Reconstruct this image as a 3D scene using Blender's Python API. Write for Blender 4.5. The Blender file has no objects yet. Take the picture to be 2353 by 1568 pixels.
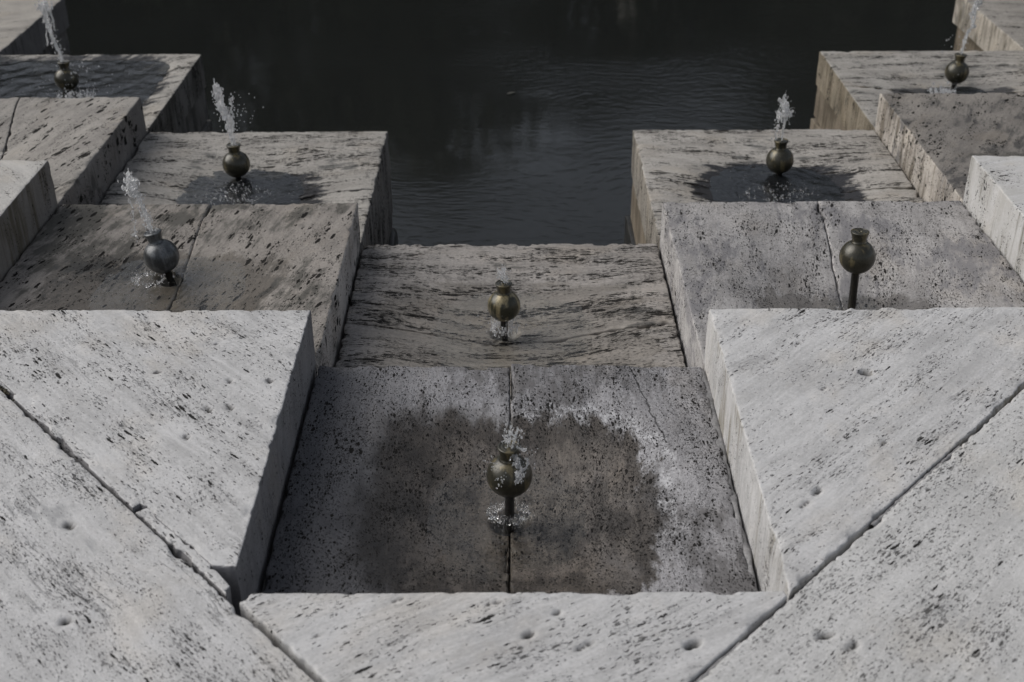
import bpy, bmesh, math, random
import numpy as np
from mathutils import Vector, Matrix, Euler
R_ = math.radians
random.seed(7)
S = bpy.context.scene
COL = S.collection

# ------------------------------------------------------------------ camera
PITCH, YAW, ROLL = 0.5248, -0.0018, -0.0051
def make_camera():
    cp, sp, cy, sy = math.cos(PITCH), math.sin(PITCH), math.cos(YAW), math.sin(YAW)
    F = Vector((sy*cp, cy*cp, -sp)); Rt = Vector((cy, -sy, 0)); U = Rt.cross(F)
    R2 = Rt*math.cos(ROLL) + U*math.sin(ROLL); U2 = -Rt*math.sin(ROLL) + U*math.cos(ROLL)
    M = Matrix((R2, U2, -F)).transposed().to_4x4(); M.translation = Vector((0.0127, 0, 1.8208))
    cam = bpy.data.cameras.new('camera'); o = bpy.data.objects.new('camera', cam); COL.objects.link(o)
    o.matrix_world = M
    cam.sensor_width = 36; cam.lens = 36*2880.5/2353
    cam.clip_start = .05; cam.clip_end = 2000
    cam.dof.use_dof = True; cam.dof.focus_distance = 3.9; cam.dof.aperture_fstop = 3.6
    S.camera = o
make_camera()

# ------------------------------------------------------------------ light
SUN_EL, SUN_AZ = R_(42), R_(-78)         # azimuth measured from +Y towards +X
w = bpy.data.worlds.new('World'); S.world = w; w.use_nodes = True
nt = w.node_tree; nt.nodes.clear()
sky = nt.nodes.new('ShaderNodeTexSky'); sky.sky_type = 'NISHITA'; sky.sun_disc = False
sky.sun_elevation = SUN_EL; sky.sun_rotation = SUN_AZ
sky.air_density = 1.0; sky.dust_density = 3.0; sky.ozone_density = 1.0
hs = nt.nodes.new('ShaderNodeHueSaturation'); hs.inputs['Saturation'].default_value = .42
bg = nt.nodes.new('ShaderNodeBackground'); bg.inputs['Strength'].default_value = .074
ow = nt.nodes.new('ShaderNodeOutputWorld')
nt.links.new(sky.outputs[0], hs.inputs['Color']); nt.links.new(hs.outputs[0], bg.inputs[0]); nt.links.new(bg.outputs[0], ow.inputs[0])
sl = bpy.data.lights.new('sun', 'SUN'); sl.energy = 1.25; sl.angle = R_(55); sl.color = (1, .975, .94)
so = bpy.data.objects.new('sun', sl); COL.objects.link(so)
d = Vector((math.sin(SUN_AZ)*math.cos(SUN_EL), math.cos(SUN_AZ)*math.cos(SUN_EL), math.sin(SUN_EL)))
so.rotation_euler = d.to_track_quat('Z', 'Y').to_euler()
S.view_settings.view_transform = 'Standard'; S.view_settings.look = 'None'
S.view_settings.gamma = 1; S.view_settings.use_curve_mapping = False
S.view_settings.exposure = 0.60
S.render.engine = 'CYCLES'
S.cycles.max_bounces = 7; S.cycles.transparent_max_bounces = 16; S.cycles.transmission_bounces = 8

# ------------------------------------------------------------------ numpy noise
def _h(ix, iy, iz, seed):
    n = (ix*374761393 + iy*668265263 + iz*2147483647 + seed*1274126177) & 0xffffffff
    n = ((n ^ (n >> 13)) * 1274126177) & 0xffffffff
    n = (n ^ (n >> 16)) & 0xffffffff
    return n / 4294967295.0
def vnoise(P, f, seed=0):
    Q = P*f; I = np.floor(Q).astype(np.int64); T = Q-I; T = T*T*(3-2*T)
    out = 0
    for dx in (0, 1):
        wx = T[:, 0] if dx else 1-T[:, 0]
        for dy in (0, 1):
            wy = T[:, 1] if dy else 1-T[:, 1]
            for dz in (0, 1):
                wz = T[:, 2] if dz else 1-T[:, 2]
                out = out + wx*wy*wz*_h(I[:, 0]+dx, I[:, 1]+dy, I[:, 2]+dz, seed)
    return out
def fbm(P, f, seed=0, o=3):
    a, s, t = 1., 0., 0.
    for k in range(o):
        s = s + a*vnoise(P, f*2**k, seed+k*17); t += a; a *= .5
    return s/t
def sst(a, b, x):
    t = np.clip((x-a)/(b-a), 0, 1); return t*t*(3-2*t)

# ------------------------------------------------------------------ object helpers
def tag(o, label=None, cat=None, group=None, kind=None):
    if label: o['label'] = label
    if cat: o['category'] = cat
    if group: o['group'] = group
    if kind: o['kind'] = kind
    return o
def empty(name, loc, label, cat, group=None, kind=None):
    o = bpy.data.objects.new(name, None); COL.objects.link(o); o.location = loc; o.empty_display_size = .1
    return tag(o, label, cat, group, kind)
def link_mesh(name, me, mat, parent=None, loc=None, smooth=True):
    o = bpy.data.objects.new(name, me); COL.objects.link(o)
    if mat: me.materials.append(mat)
    if parent: o.parent = parent
    if loc is not None: o.location = loc
    if smooth: me.polygons.foreach_set('use_smooth', [True]*len(me.polygons))
    return o

# ------------------------------------------------------------------ material helpers
class NT:
    def __init__(s, name):
        s.m = bpy.data.materials.new(name); s.m.use_nodes = True
        s.t = s.m.node_tree; s.t.nodes.clear()
        s.out = s.t.nodes.new('ShaderNodeOutputMaterial')
    def n(s, typ, **kw):
        x = s.t.nodes.new('ShaderNode'+typ)
        for k, v in kw.items(): setattr(x, k, v)
        return x
    def l(s, a, b): s.t.links.new(a, b)
    def put(s, sock, v):
        if v is None: return
        if isinstance(v, bpy.types.NodeSocket): s.l(v, sock)
        else: sock.default_value = v
    def math(s, op, a, b=None, c=None, clamp=False):
        x = s.n('Math', operation=op, use_clamp=clamp)
        for i, v in enumerate((a, b, c)):
            if v is not None: s.put(x.inputs[i], v)
        return x.outputs[0]
    def noise(s, vec, scale=1., detail=3., rough=.55, dist=0.):
        x = s.n('TexNoise'); s.l(vec, x.inputs['Vector']); x.inputs['Scale'].default_value = scale
        x.inputs['Detail'].default_value = detail; x.inputs['Roughness'].default_value = rough
        x.inputs['Distortion'].default_value = dist; return x.outputs['Fac']
    def ss(s, v, a, b, lo=0., hi=1.):
        x = s.n('MapRange', interpolation_type='SMOOTHSTEP'); s.put(x.inputs[0], v)
        s.put(x.inputs[1], a); s.put(x.inputs[2], b); x.inputs[3].default_value = lo; x.inputs[4].default_value = hi
        return x.outputs[0]
    def mix(s, f, a, b, mode='MIX'):
        x = s.n('Mix', data_type='RGBA', blend_type=mode); s.put(x.inputs[0], f)
        for i, v in ((6, a), (7, b)):
            if isinstance(v, tuple): v = tuple(v)+(1,) if len(v) == 3 else v
            s.put(x.inputs[i], v)
        return x.outputs[2]
    def map(s, vec, scale=(1, 1, 1), rot=(0, 0, 0), loc=(0, 0, 0)):
        x = s.n('Mapping'); s.l(vec, x.inputs[0]); x.inputs['Scale'].default_value = scale
        x.inputs['Rotation'].default_value = rot; x.inputs['Location'].default_value = loc
        return x.outputs[0]
    def voro(s, vec, rand=1.):
        x = s.n('TexVoronoi', feature='F1'); s.l(vec, x.inputs['Vector']); x.inputs['Scale'].default_value = 1
        x.inputs['Randomness'].default_value = rand; return x.outputs['Distance'], x.outputs['Color']

def travertine(name, light, dark, ang=0, fine=1., mid=1., big=1., layers=1., pit=(.016, .015, .014), stain=None, stain_amt=0.,
               wet=None, wet_refl_col=(.3, .28, .24), seed=0., grime=None, grime_amt=0., lime=False, side=None, warp=.012, elong=1., rough=.85,
               veins=0., film_shade=None, bigs=1., grain=1., pk=1., streak=.35, crack=None):
    """bedded stone: bed planes stand upright and run along angle ang (degrees from +X)"""
    T = NT(name)
    co = T.n('TexCoord').outputs['Object']
    off = (seed*1.37, seed*2.11, seed*.53)
    base = T.map(co, rot=(0, 0, R_(-ang)), loc=off)
    # beds undulate
    wn = T.n('TexNoise'); T.l(base, wn.inputs['Vector']); wn.inputs['Scale'].default_value = 3.2; wn.inputs['Detail'].default_value = 2
    sub = T.n('VectorMath', operation='SUBTRACT'); T.l(wn.outputs['Color'], sub.inputs[0]); sub.inputs[1].default_value = (.5, .5, .5)
    mul = T.n('VectorMath', operation='MULTIPLY'); T.l(sub.outputs[0], mul.inputs[0]); mul.inputs[1].default_value = (warp, warp*5, warp)
    add = T.n('VectorMath', operation='ADD'); T.l(base, add.inputs[0]); T.l(mul.outputs[0], add.inputs[1])
    b = add.outputs[0]
    # jagged outlines for the pores
    jn = T.n('TexNoise'); T.l(b, jn.inputs['Vector']); jn.inputs['Scale'].default_value = 150; jn.inputs['Detail'].default_value = 2
    jn.inputs['Roughness'].default_value = .6
    js = T.n('VectorMath', operation='SUBTRACT'); T.l(jn.outputs['Color'], js.inputs[0]); js.inputs[1].default_value = (.5, .5, .5)
    jm = T.n('VectorMath', operation='SCALE'); T.l(js.outputs[0], jm.inputs[0]); jm.inputs['Scale'].default_value = .0075
    ja = T.n('VectorMath', operation='ADD'); T.l(b, ja.inputs[0]); T.l(jm.outputs[0], ja.inputs[1])
    j = ja.outputs[0]
    lay = T.noise(T.map(b, (2.2, 17, 3)), 1, 4, .6)              # which beds are porous
    clus = T.noise(T.map(b, (6, 9, 6)), 1, 3, .6)
    mod0 = T.math('ADD', T.math('MULTIPLY', T.math('SUBTRACT', lay, .5), 3.2*layers), T.math('MULTIPLY', T.math('SUBTRACT', clus, .5), 2.4))
    def pores(sc, amt, r0, keep, soft):
        dist, colr = T.voro(T.map(j, sc))
        sep = T.n('SeparateColor'); T.l(colr, sep.inputs[0])
        on = T.math('GREATER_THAN', sep.outputs[0], T.math('SUBTRACT', keep, T.math('MULTIPLY', mod0, .35)))
        r = T.math('MULTIPLY_ADD', T.math('POWER', sep.outputs[1], 1.7), r0*.72, r0*.28)
        r = T.math('MULTIPLY', T.math('MULTIPLY', r, on), T.math('MAXIMUM', T.math('ADD', mod0, amt), 0., ), clamp=False)
        r = T.math('MINIMUM', r, .62)
        return T.ss(T.math('SUBTRACT', dist, r), -soft, soft*.4, 1., 0.)
    e = elong
    p1 = pores((150/e, 290, 210), fine, .42, .45, .10)
    p2 = pores((80/e, 170, 110), mid, .42, .62, .06)
    p3 = pores((34/e/bigs, 88/bigs, 50/bigs), big, .40, .80, .035)
    pm = T.math('MAXIMUM', T.math('MULTIPLY', p1, .62*pk), T.math('MAXIMUM', T.math('MULTIPLY', p2, pk), p3))
    # base colour
    m1 = T.noise(T.map(b, (5, 9, 5)), 1, 6, .62)
    m2 = T.noise(T.map(b, (2.5, 60, 9)), 1, 4, .6)
    m3 = T.noise(T.map(j, (90, 130, 90)), 1, 3, .65)
    f = T.math('ADD', T.math('MULTIPLY', m1, .75), T.math('MULTIPLY', m2, streak))
    f = T.math('ADD', f, T.math('MULTIPLY', T.math('SUBTRACT', m3, .5), .55))
    c = T.mix(T.ss(f, .36+(streak-.35)*.3, .76+(streak-.35)*.55), dark, light)
    gr = T.noise(T.map(b, (240/e, 420, 300)), 1, 2, .6)
    gm_ = T.math('MULTIPLY', T.ss(gr, .50, .72), T.ss(T.math('ADD', clus, T.math('MULTIPLY', lay, .6)), .55, .95, .25, 1.))
    c = T.mix(T.math('MULTIPLY', gm_, .55*grain, clamp=True), c, T.mix(1., c, (.42, .41, .40), 'MULTIPLY'))
    sp = T.noise(T.map(b, (120/e, 210, 150), loc=(2, 9, 5)), 1, 3, .6)
    c = T.mix(T.math('MULTIPLY', T.ss(sp, .52, .70), .30*grain, clamp=True), c, T.mix(1., c, (1.35, 1.35, 1.35), 'MULTIPLY'))
    warm = T.ss(T.noise(T.map(b, (3, 5, 3), loc=(9, 3, 1)), 1, 4, .6), .5, .72)
    c = T.mix(T.math('MULTIPLY', warm, .35), c, T.mix(1., c, (1.06, .97, .84), 'MULTIPLY'))
    if veins > 0:
        v = T.noise(T.map(b, (1.2, 26, 2.5), loc=(4, 4, 4)), 1, 5, .7)
        vl = T.ss(T.math('ABSOLUTE', T.math('SUBTRACT', v, .5)), .0, .012, 1., 0.)
        vl = T.math('MULTIPLY', vl, T.ss(clus, .5, .6))
        c = T.mix(T.math('MULTIPLY', vl, .6*veins), c, tuple(x*.35 for x in light))
    else: vl = None
    if stain:   # broad algae / damp staining
        s1 = T.noise(T.map(co, (2.6, 2.6, 2.6), loc=off), 1, 7, .62)
        s2 = T.noise(T.map(b, (9, 34, 12), loc=(1, 7, 2)), 1, 5, .65)
        sm = T.math('ADD', T.math('MULTIPLY', s1, .7), T.math('MULTIPLY', s2, .45))
        sm = T.ss(sm, .665-stain_amt*.35, .76-stain_amt*.30)
        c = T.mix(T.math('MULTIPLY', sm, .85), c, stain)
    rgh = None
    sx = T.n('SeparateXYZ'); T.l(co, sx.inputs[0])
    if film_shade:    # (colour, dir_x, dir_y, start, end): one side darkened, algae film plus the wall's soft shade painted in
        fc, fx, fy, f0, f1 = film_shade
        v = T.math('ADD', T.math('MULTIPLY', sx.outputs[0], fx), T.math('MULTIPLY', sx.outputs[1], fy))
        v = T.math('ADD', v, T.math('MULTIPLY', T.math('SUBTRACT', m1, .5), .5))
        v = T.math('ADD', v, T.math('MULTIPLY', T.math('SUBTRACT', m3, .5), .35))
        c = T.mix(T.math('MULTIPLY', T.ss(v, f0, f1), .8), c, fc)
    if wet:     # (ax, ay, cx, cy) rounded square under water; its colour also paints in reflections
        ax, ay, wx, wy = wet
        px = T.math('POWER', T.math('ABSOLUTE', T.math('DIVIDE', T.math('SUBTRACT', sx.outputs[0], wx), ax)), 4.2 if lime else 3.6)
        py = T.math('POWER', T.math('ABSOLUTE', T.math('DIVIDE', T.math('SUBTRACT', sx.outputs[1], wy), ay)), 4.2 if lime else 3.6)
        q = T.math('ADD', px, py)
        wob = T.noise(T.map(b, (5, 15, 9) if not lime else (6, 13, 9), loc=(3, 3, 3)), 1, 8, .72)
        q = T.math('ADD', q, T.math('MULTIPLY', T.math('SUBTRACT', wob, .5), 3.8 if not lime else 3.0))
        wm = T.ss(q, 1.18, .82) if not lime else T.math('MULTIPLY', T.ss(q, T.ss(sx.outputs[0], -.3, .3, 2.1, 1.12), .80), T.ss(m1, .25, .5, .75, 1.))
        if lime:
            inner = T.math('MULTIPLY', T.ss(T.math('ADD', q, T.math('MULTIPLY', T.math('SUBTRACT', m1, .5), 2.2)), .55, .0), .8)
            wc = T.mix(inner, tuple(x*.72 for x in wet_refl_col), tuple(min(x*1.5, 1) for x in wet_refl_col))  # centre lightened: sky reflection painted into the wet colour
            blot = T.ss(T.noise(T.map(co, (9, 6, 9), loc=(2, 5, 1)), 1, 8, .7), .47, .62)
            wc = T.mix(T.math('MULTIPLY', blot, .75), wc, tuple(x*.42 for x in wet_refl_col))
        else: wc = wet_refl_col
        c = T.mix(wm, c, T.mix(1., c, wc, 'MULTIPLY'))
        if lime:
            band = T.ss(T.math('ABSOLUTE', T.math('SUBTRACT', q, 1.30)), .0, .34, 1., 0.)
            band = T.math('MULTIPLY', band, T.ss(T.noise(T.map(co, (22, 22, 22)), 1, 6, .75), .42, .62))
            band = T.math('MULTIPLY', band, T.ss(T.math('ADD', sx.outputs[0], T.math('MULTIPLY', sx.outputs[1], .8)), .12, .42))
            c = T.mix(T.math('MULTIPLY', band, .9), c, (.52, .52, .53))
        rgh = T.math('MULTIPLY_ADD', wm, .32-rough, rough)
    if crack:   # (x0, y0, x1, y1) hairline crack
        x0, y0, x1, y1 = crack
        t_ = T.math('DIVIDE', T.math('SUBTRACT', sx.outputs[1], y0), y1-y0)
        cl = T.math('SUBTRACT', sx.outputs[0], T.math('MULTIPLY_ADD', t_, x1-x0, x0))
        cl = T.math('ADD', cl, T.math('MULTIPLY', T.math('SUBTRACT', T.noise(T.map(co, (14, 14, 14)), 1, 4, .7), .5), .035))
        cm_ = T.math('MULTIPLY', T.ss(T.math('ABSOLUTE', cl), .0012, .0032, 1., 0.), T.math('MULTIPLY', T.math('GREATER_THAN', t_, 0.), T.math('LESS_THAN', t_, 1.)))
        c = T.mix(T.math('MULTIPLY', cm_, .85), c, (.03, .03, .03))
    # upright faces
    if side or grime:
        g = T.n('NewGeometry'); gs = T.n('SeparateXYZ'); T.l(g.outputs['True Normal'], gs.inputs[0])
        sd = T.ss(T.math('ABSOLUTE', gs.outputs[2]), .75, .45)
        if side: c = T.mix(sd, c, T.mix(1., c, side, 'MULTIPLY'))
        if grime:
            st = T.noise(T.map(co, (26, 26, 2.2), loc=off), 1, 5, .68)
            st2 = T.noise(T.map(co, (4, 4, 3), loc=off), 1, 3, .6)
            gm = T.ss(T.math('ADD', T.math('MULTIPLY', st, .65), T.math('MULTIPLY', st2, .5)), .68-grime_amt*.3, .78-grime_amt*.15)
            c = T.mix(T.math('MULTIPLY', T.math('MULTIPLY', sd, gm), .85), c, grime)
    c = T.mix(T.math('MULTIPLY', pm, .96), c, pit)  # pores: dirt and the shade inside the holes painted as one dark colour
    da = T.n('Attribute', attribute_name='dirt_shade'); c = T.mix(T.math('MULTIPLY', da.outputs['Fac'], .93), c, (.035, .033, .03))  # modelled pits: dirt and recess shade painted in by attribute
    bs = T.n('BsdfPrincipled'); T.l(c, bs.inputs['Base Color'])
    T.put(bs.inputs['Roughness'], rgh if rgh is not None else rough)
    T.put(bs.inputs['Specular IOR Level'], T.math('MULTIPLY_ADD', pm, -.35, .38))
    g1 = T.noise(T.map(j, (55, 85, 55)), 1, 6, .7)
    hgt = T.math('SUBTRACT', T.math('MULTIPLY', g1, .0016), T.math('MULTIPLY', pm, .0045))
    if vl is not None: hgt = T.math('SUBTRACT', hgt, T.math('MULTIPLY', vl, .0012*veins))
    bp = T.n('Bump'); bp.inputs['Strength'].default_value = 1; bp.inputs['Distance'].default_value = 1
    T.l(hgt, bp.inputs['Height']); T.l(bp.outputs[0], bs.inputs['Normal'])
    T.l(bs.outputs[0], T.out.inputs[0])
    return T.m

def plain(name, col, col2=None, rough=.8, sc=40, bump=.002, metal=0.):
    T = NT(name); co = T.n('TexCoord').outputs['Object']
    n = T.noise(co, sc, 6, .65)
    c = T.mix(T.ss(n, .35, .65), col2 or tuple(x*.5 for x in col), col)
    bs = T.n('BsdfPrincipled'); T.l(c, bs.inputs['Base Color']); bs.inputs['Roughness'].default_value = rough; bs.inputs['Metallic'].default_value = metal
    bp = T.n('Bump'); bp.inputs['Distance'].default_value = bump; T.l(n, bp.inputs['Height']); T.l(bp.outputs[0], bs.inputs['Normal'])
    T.l(bs.outputs[0], T.out.inputs[0]); return T.m

def bronze(name, base, patina, streak=.5, seed=0):
    T = NT(name); co = T.n('TexCoord').outputs['Object']
    st = T.noise(T.map(co, (34, 34, 5), loc=(seed, seed*2, 0)), 1, 2, .5)
    bl = T.noise(T.map(co, (22, 22, 22), loc=(seed, 0, seed)), 1, 5, .6)
    f = T.math('ADD', T.math('MULTIPLY', st, .7), T.math('MULTIPLY', bl, .3))
    c = T.mix(T.ss(f, .56-streak*.08, .60), patina, base)
    c = T.mix(T.ss(T.noise(co, 160, 3, .6), .45, .7), c, T.mix(1., c, (.6, .62, .6), 'MULTIPLY'))
    bs = T.n('BsdfPrincipled'); T.l(c, bs.inputs['Base Color']); bs.inputs['Metallic'].default_value = .35
    T.put(bs.inputs['Roughness'], T.ss(bl, .3, .7, .30, .52)); bs.inputs['Coat Weight'].default_value = .35; bs.inputs['Coat Roughness'].default_value = .12
    bp = T.n('Bump'); bp.inputs['Distance'].default_value = .0012; T.l(bl, bp.inputs['Height']); T.l(bp.outputs[0], bs.inputs['Normal'])
    T.l(bs.outputs[0], T.out.inputs[0]); return T.m

def pool_material():
    T = NT('pool_water'); co = T.n('TexCoord').outputs['Object']
    wrp = T.n('TexNoise'); T.l(co, wrp.inputs['Vector']); wrp.inputs['Scale'].default_value = .8; wrp.inputs['Detail'].default_value = 1
    ws = T.n('VectorMath', operation='SCALE'); T.l(wrp.outputs['Color'], ws.inputs[0]); ws.inputs['Scale'].default_value = .9
    wa = T.n('VectorMath', operation='ADD'); T.l(co, wa.inputs[0]); T.l(ws.outputs[0], wa.inputs[1]); cw = wa.outputs[0]
    a = T.noise(T.map(cw, (1., 2.3, 1), rot=(0, 0, R_(-20))), 8., 2, .5, .4)
    b_ = T.noise(T.map(cw, (1, 1.9, 1), rot=(0, 0, R_(22))), 16, 1, .5, .2)
    z = T.noise(T.map(co, (1, 1, 1), loc=(3.1, 1.3, 0)), .42, 2, .5)
    zone = T.ss(z, .42, .60, .12, 1.)
    near = T.noise(co, 1.6, 1, .5)
    h = T.math('ADD', T.math('MULTIPLY', a, .0062), T.math('MULTIPLY', b_, .0022))
    h = T.math('ADD', T.math('MULTIPLY', h, zone), T.math('MULTIPLY', near, .008))
    bp = T.n('Bump'); bp.inputs['Distance'].default_value = 1.0; bp.inputs['Strength'].default_value = .55; T.l(h, bp.inputs['Height'])
    bs = T.n('BsdfPrincipled'); bs.inputs['Base Color'].default_value = (.0125, .0135, .0128, 1)
    T.put(bs.inputs['Roughness'], T.ss(z, .35, .65, .05, .16)); bs.inputs['IOR'].default_value = 1.33
    T.l(bp.outputs[0], bs.inputs['Normal']); T.l(bs.outputs[0], T.out.inputs[0]); return T.m

def basin_water_material(name, tint=(.8, .82, .8), ripple=.5, cloud=None):
    T = NT(name); co = T.n('TexCoord').outputs['Object']
    r = T.n('VectorMath', operation='LENGTH'); T.l(co, r.inputs[0])
    n1 = T.noise(co, 34, 3, .6, 1.2); n2 = T.noise(co, 90, 2, .5, .5)
    ring = T.math('SINE', T.math('ADD', T.math('MULTIPLY', r.outputs['Value'], 210.), T.math('MULTIPLY', n1, 9.)))
    fall = T.ss(r.outputs['Value'], .03, .3, 1., .15)
    h = T.math('ADD', T.math('MULTIPLY', n1, .004), T.math('MULTIPLY', n2, .0012))
    h = T.math('ADD', h, T.math('MULTIPLY', T.math('MULTIPLY', ring, fall), .00045))
    bp = T.n('Bump'); bp.inputs['Distance'].default_value = 1; bp.inputs['Strength'].default_value = ripple; T.l(h, bp.inputs['Height'])
    ge = T.n('NewGeometry'); dt = T.n('VectorMath', operation='DOT_PRODUCT'); T.l(ge.outputs['Incoming'], dt.inputs[0]); T.l(bp.outputs[0], dt.inputs[1])
    fac = T.math('ADD', T.math('MULTIPLY', T.math('POWER', T.math('SUBTRACT', 1., T.math('ABSOLUTE', dt.outputs['Value']), clamp=True), 5.), .98), .02)
    tr = T.n('BsdfTransparent'); tr.inputs[0].default_value = tint+(1,)
    base = tr.outputs[0]
    if cloud:
        df = T.n('BsdfDiffuse'); df.inputs[0].default_value = cloud[0]+(1,)
        mx = T.n('MixShader'); mx.inputs[0].default_value = cloud[1]; T.l(base, mx.inputs[1]); T.l(df.outputs[0], mx.inputs[2]); base = mx.outputs[0]
    gl = T.n('BsdfGlossy'); gl.inputs['Roughness'].default_value = .04; gl.inputs[0].default_value = (1, 1, 1, 1); T.l(bp.outputs[0], gl.inputs['Normal'])
    m = T.n('MixShader'); T.l(fac, m.inputs[0]); T.l(base, m.inputs[1]); T.l(gl.outputs[0], m.inputs[2])
    T.l(m.outputs[0], T.out.inputs[0]); return T.m

def splash_material(name='spray_water', white=.28):
    T = NT(name)
    gl = T.n('BsdfGlass'); gl.inputs['IOR'].default_value = 1.33; gl.inputs['Roughness'].default_value = .02; gl.inputs[0].default_value = (1, 1, 1, 1)
    tr = T.n('BsdfTranslucent'); tr.inputs[0].default_value = (.93, .94, .95, 1)
    df = T.n('BsdfDiffuse'); df.inputs[0].default_value = (.92, .93, .94, 1)
    m0 = T.n('MixShader'); m0.inputs[0].default_value = .5; T.l(tr.outputs[0], m0.inputs[1]); T.l(df.outputs[0], m0.inputs[2])
    m = T.n('MixShader'); m.inputs[0].default_value = white; T.l(gl.outputs[0], m.inputs[1]); T.l(m0.outputs[0], m.inputs[2])
    T.l(m.outputs[0], T.out.inputs[0]); return T.m

# ------------------------------------------------------------------ grid of the cascade (metres)
XS = [.6, 1.787, 2.974, 4.161]                     # column edges either side of the middle
YS = [2.057, 3.322, 4.566, 5.849, 7.118, 8.387]    # step edges going out into the pool
Z0, Z1, Z2, ZW = 0., -.1875, -.369, -1.02

# ------------------------------------------------------------------ stone builder
def stone(name, parent, poly, ztop, thick, mat, res=.012, dish=None, seed=0, chip=1., tilt=None, pits=None, jag=1., R=.005, cfreq=13, label=None, row=.03):
    """poly: convex, counter-clockwise, world XY.  One weathered block with rounded, chipped arrises."""
    P = np.array(poly, float)
    x0, y0 = P.min(0)-res; x1, y1 = P.max(0)+res
    nx = int(math.ceil((x1-x0)/res))+1; ny = int(math.ceil((y1-y0)/res))+1
    gx, gy = np.meshgrid(np.linspace(x0, x1, nx), np.linspace(y0, y1, ny))
    V = np.stack([gx.ravel(), gy.ravel(), np.zeros(nx*ny)], 1)
    i = (np.arange(ny-1)[:, None]*nx+np.arange(nx-1)[None]).ravel()
    Fc = np.stack([i, i+1, i+nx+1, i+nx], 1)
    # drop cells that are wholly outside
    n = len(P); E = []
    for k in range(n):
        a, b = P[k], P[(k+1) % n]; t = (b-a)/np.linalg.norm(b-a); E.append((a, np.array([-t[1], t[0]])))
    D = np.stack([(V[:, :2]-a)@nn for a, nn in E], 1)
    ins = D.min(1) > -res*1.6
    keep = ins[Fc].any(1); Fc = Fc[keep]
    me = bpy.data.meshes.new(name); me.from_pydata(V.tolist(), [], Fc.tolist())
    bm = bmesh.new(); bm.from_mesh(me)
    lo = [v for v in bm.verts if not v.link_faces]; bmesh.ops.delete(bm, geom=lo, context='VERTS')
    for a, nn in E:
        bmesh.ops.bisect_plane(bm, geom=bm.verts[:]+bm.edges[:]+bm.faces[:], plane_co=(a[0], a[1], 0), plane_no=(-nn[0], -nn[1], 0), clear_outer=True, dist=1e-6)
    for a, nn in E:
        for off in (R*.35, R, .013):
            q = a+nn*off
            bmesh.ops.bisect_plane(bm, geom=bm.verts[:]+bm.edges[:]+bm.faces[:], plane_co=(q[0], q[1], 0), plane_no=(-nn[0], -nn[1], 0), dist=2e-4)
    bmesh.ops.remove_doubles(bm, verts=bm.verts[:], dist=1e-4)
    edges = [e for e in bm.edges if e.is_boundary]
    depth = 0; steps = [.006, .008, .012, .018]
    while sum(steps) < thick-.02: steps.append(row)
    for st in steps:
        r = bmesh.ops.extrude_edge_only(bm, edges=edges)
        vs = [g for g in r['geom'] if isinstance(g, bmesh.types.BMVert)]
        edges = [g for g in r['geom'] if isinstance(g, bmesh.types.BMEdge)]
        depth += st
        for v in vs: v.co.z = -depth
    bmesh.ops.recalc_face_normals(bm, faces=bm.faces[:])
    bm.faces.ensure_lookup_table()
    best = max(bm.faces, key=lambda f: abs(f.normal.z)*f.calc_area())
    if best.normal.z < 0: bmesh.ops.reverse_faces(bm, faces=bm.faces[:])
    bm.to_mesh(me); bm.free()
    N = len(me.vertices); A = np.empty(N*3); me.vertices.foreach_get('co', A); A = A.reshape(-1, 3)
    dep = -A[:, 2].copy(); W = A.copy(); W[:, 2] = ztop-dep
    D = np.stack([(A[:, :2]-a)@nn for a, nn in E], 1); dmin = np.maximum(D.min(1), 0)
    W3 = W+np.array([seed*3.1, seed*1.7, seed*.9]); W2 = W3.copy(); W2[:, 2] = seed
    cm = sst(.60, .74, fbm(W2, cfreq, seed, 2))*chip
    cm2 = sst(.56, .70, fbm(W2, cfreq*4, seed+5, 2))*chip
    wgt = np.clip(1-D/.032, 0, 1)
    amp = (.0014*fbm(W3, 45, seed+3, 3)*jag + .0010*fbm(W3, 9, seed+4, 2)) + (cm*.009+cm2*.0045)*np.exp(-dep/.022)
    amp = amp + .003*jag*(sst(.62, .78, fbm(W3*np.array([1, 1, .35]), 30, seed+8, 2)))*np.clip(dep/.02, 0, 1)
    NN = np.stack([nn for _, nn in E], 0)
    A[:, :2] += (wgt*amp[:, None])@NN
    z = W[:, 2].copy()
    top = dep < 1e-6
    t = np.clip(dmin/R, 0, 1); rd = R*(1-np.sqrt(np.clip(1-(1-t)**2, 0, 1)))
    z -= np.where(top, rd, R*np.exp(-dep/.05))
    z -= (cm*.007+cm2*.003)*np.clip(1-dmin/.028, 0, 1)**1.3*np.exp(-dep/.03)
    fade = np.exp(-dep/.10)
    if dish is not None: z += dish(A[:, 0], A[:, 1])*fade
    if tilt is not None: z += (tilt[0]+tilt[1]*(A[:, 0]-P[:, 0].mean())+tilt[2]*(A[:, 1]-P[:, 1].mean()))*fade
    z += ((fbm(W2, 5, seed+9, 2)-.5)*.004+(fbm(W2, 38, seed+10, 3)-.5)*.0024)*np.where(top, 1, 0)
    dirt_shade = np.zeros(N)
    if pits is not None:
        for (px, py, ra, rb, an, dp) in pits:
            ca, sa = math.cos(an), math.sin(an); dx = A[:, 0]-px; dy = A[:, 1]-py
            q = np.sqrt(((dx*ca+dy*sa)/ra)**2+((-dx*sa+dy*ca)/rb)**2)
            z -= dp*sst(1.15, .55, q)*np.where(top, 1, 0); dirt_shade = np.maximum(dirt_shade, sst(1.05, .6, q)*top)
    A[:, 2] = z
    o_ = np.array(parent.location) if parent else np.zeros(3)
    A -= o_
    me.vertices.foreach_set('co', A.ravel()); me.update()
    at = me.attributes.new('dirt_shade', 'FLOAT', 'POINT'); at.data.foreach_set('value', dirt_shade.astype(np.float32))
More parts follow.
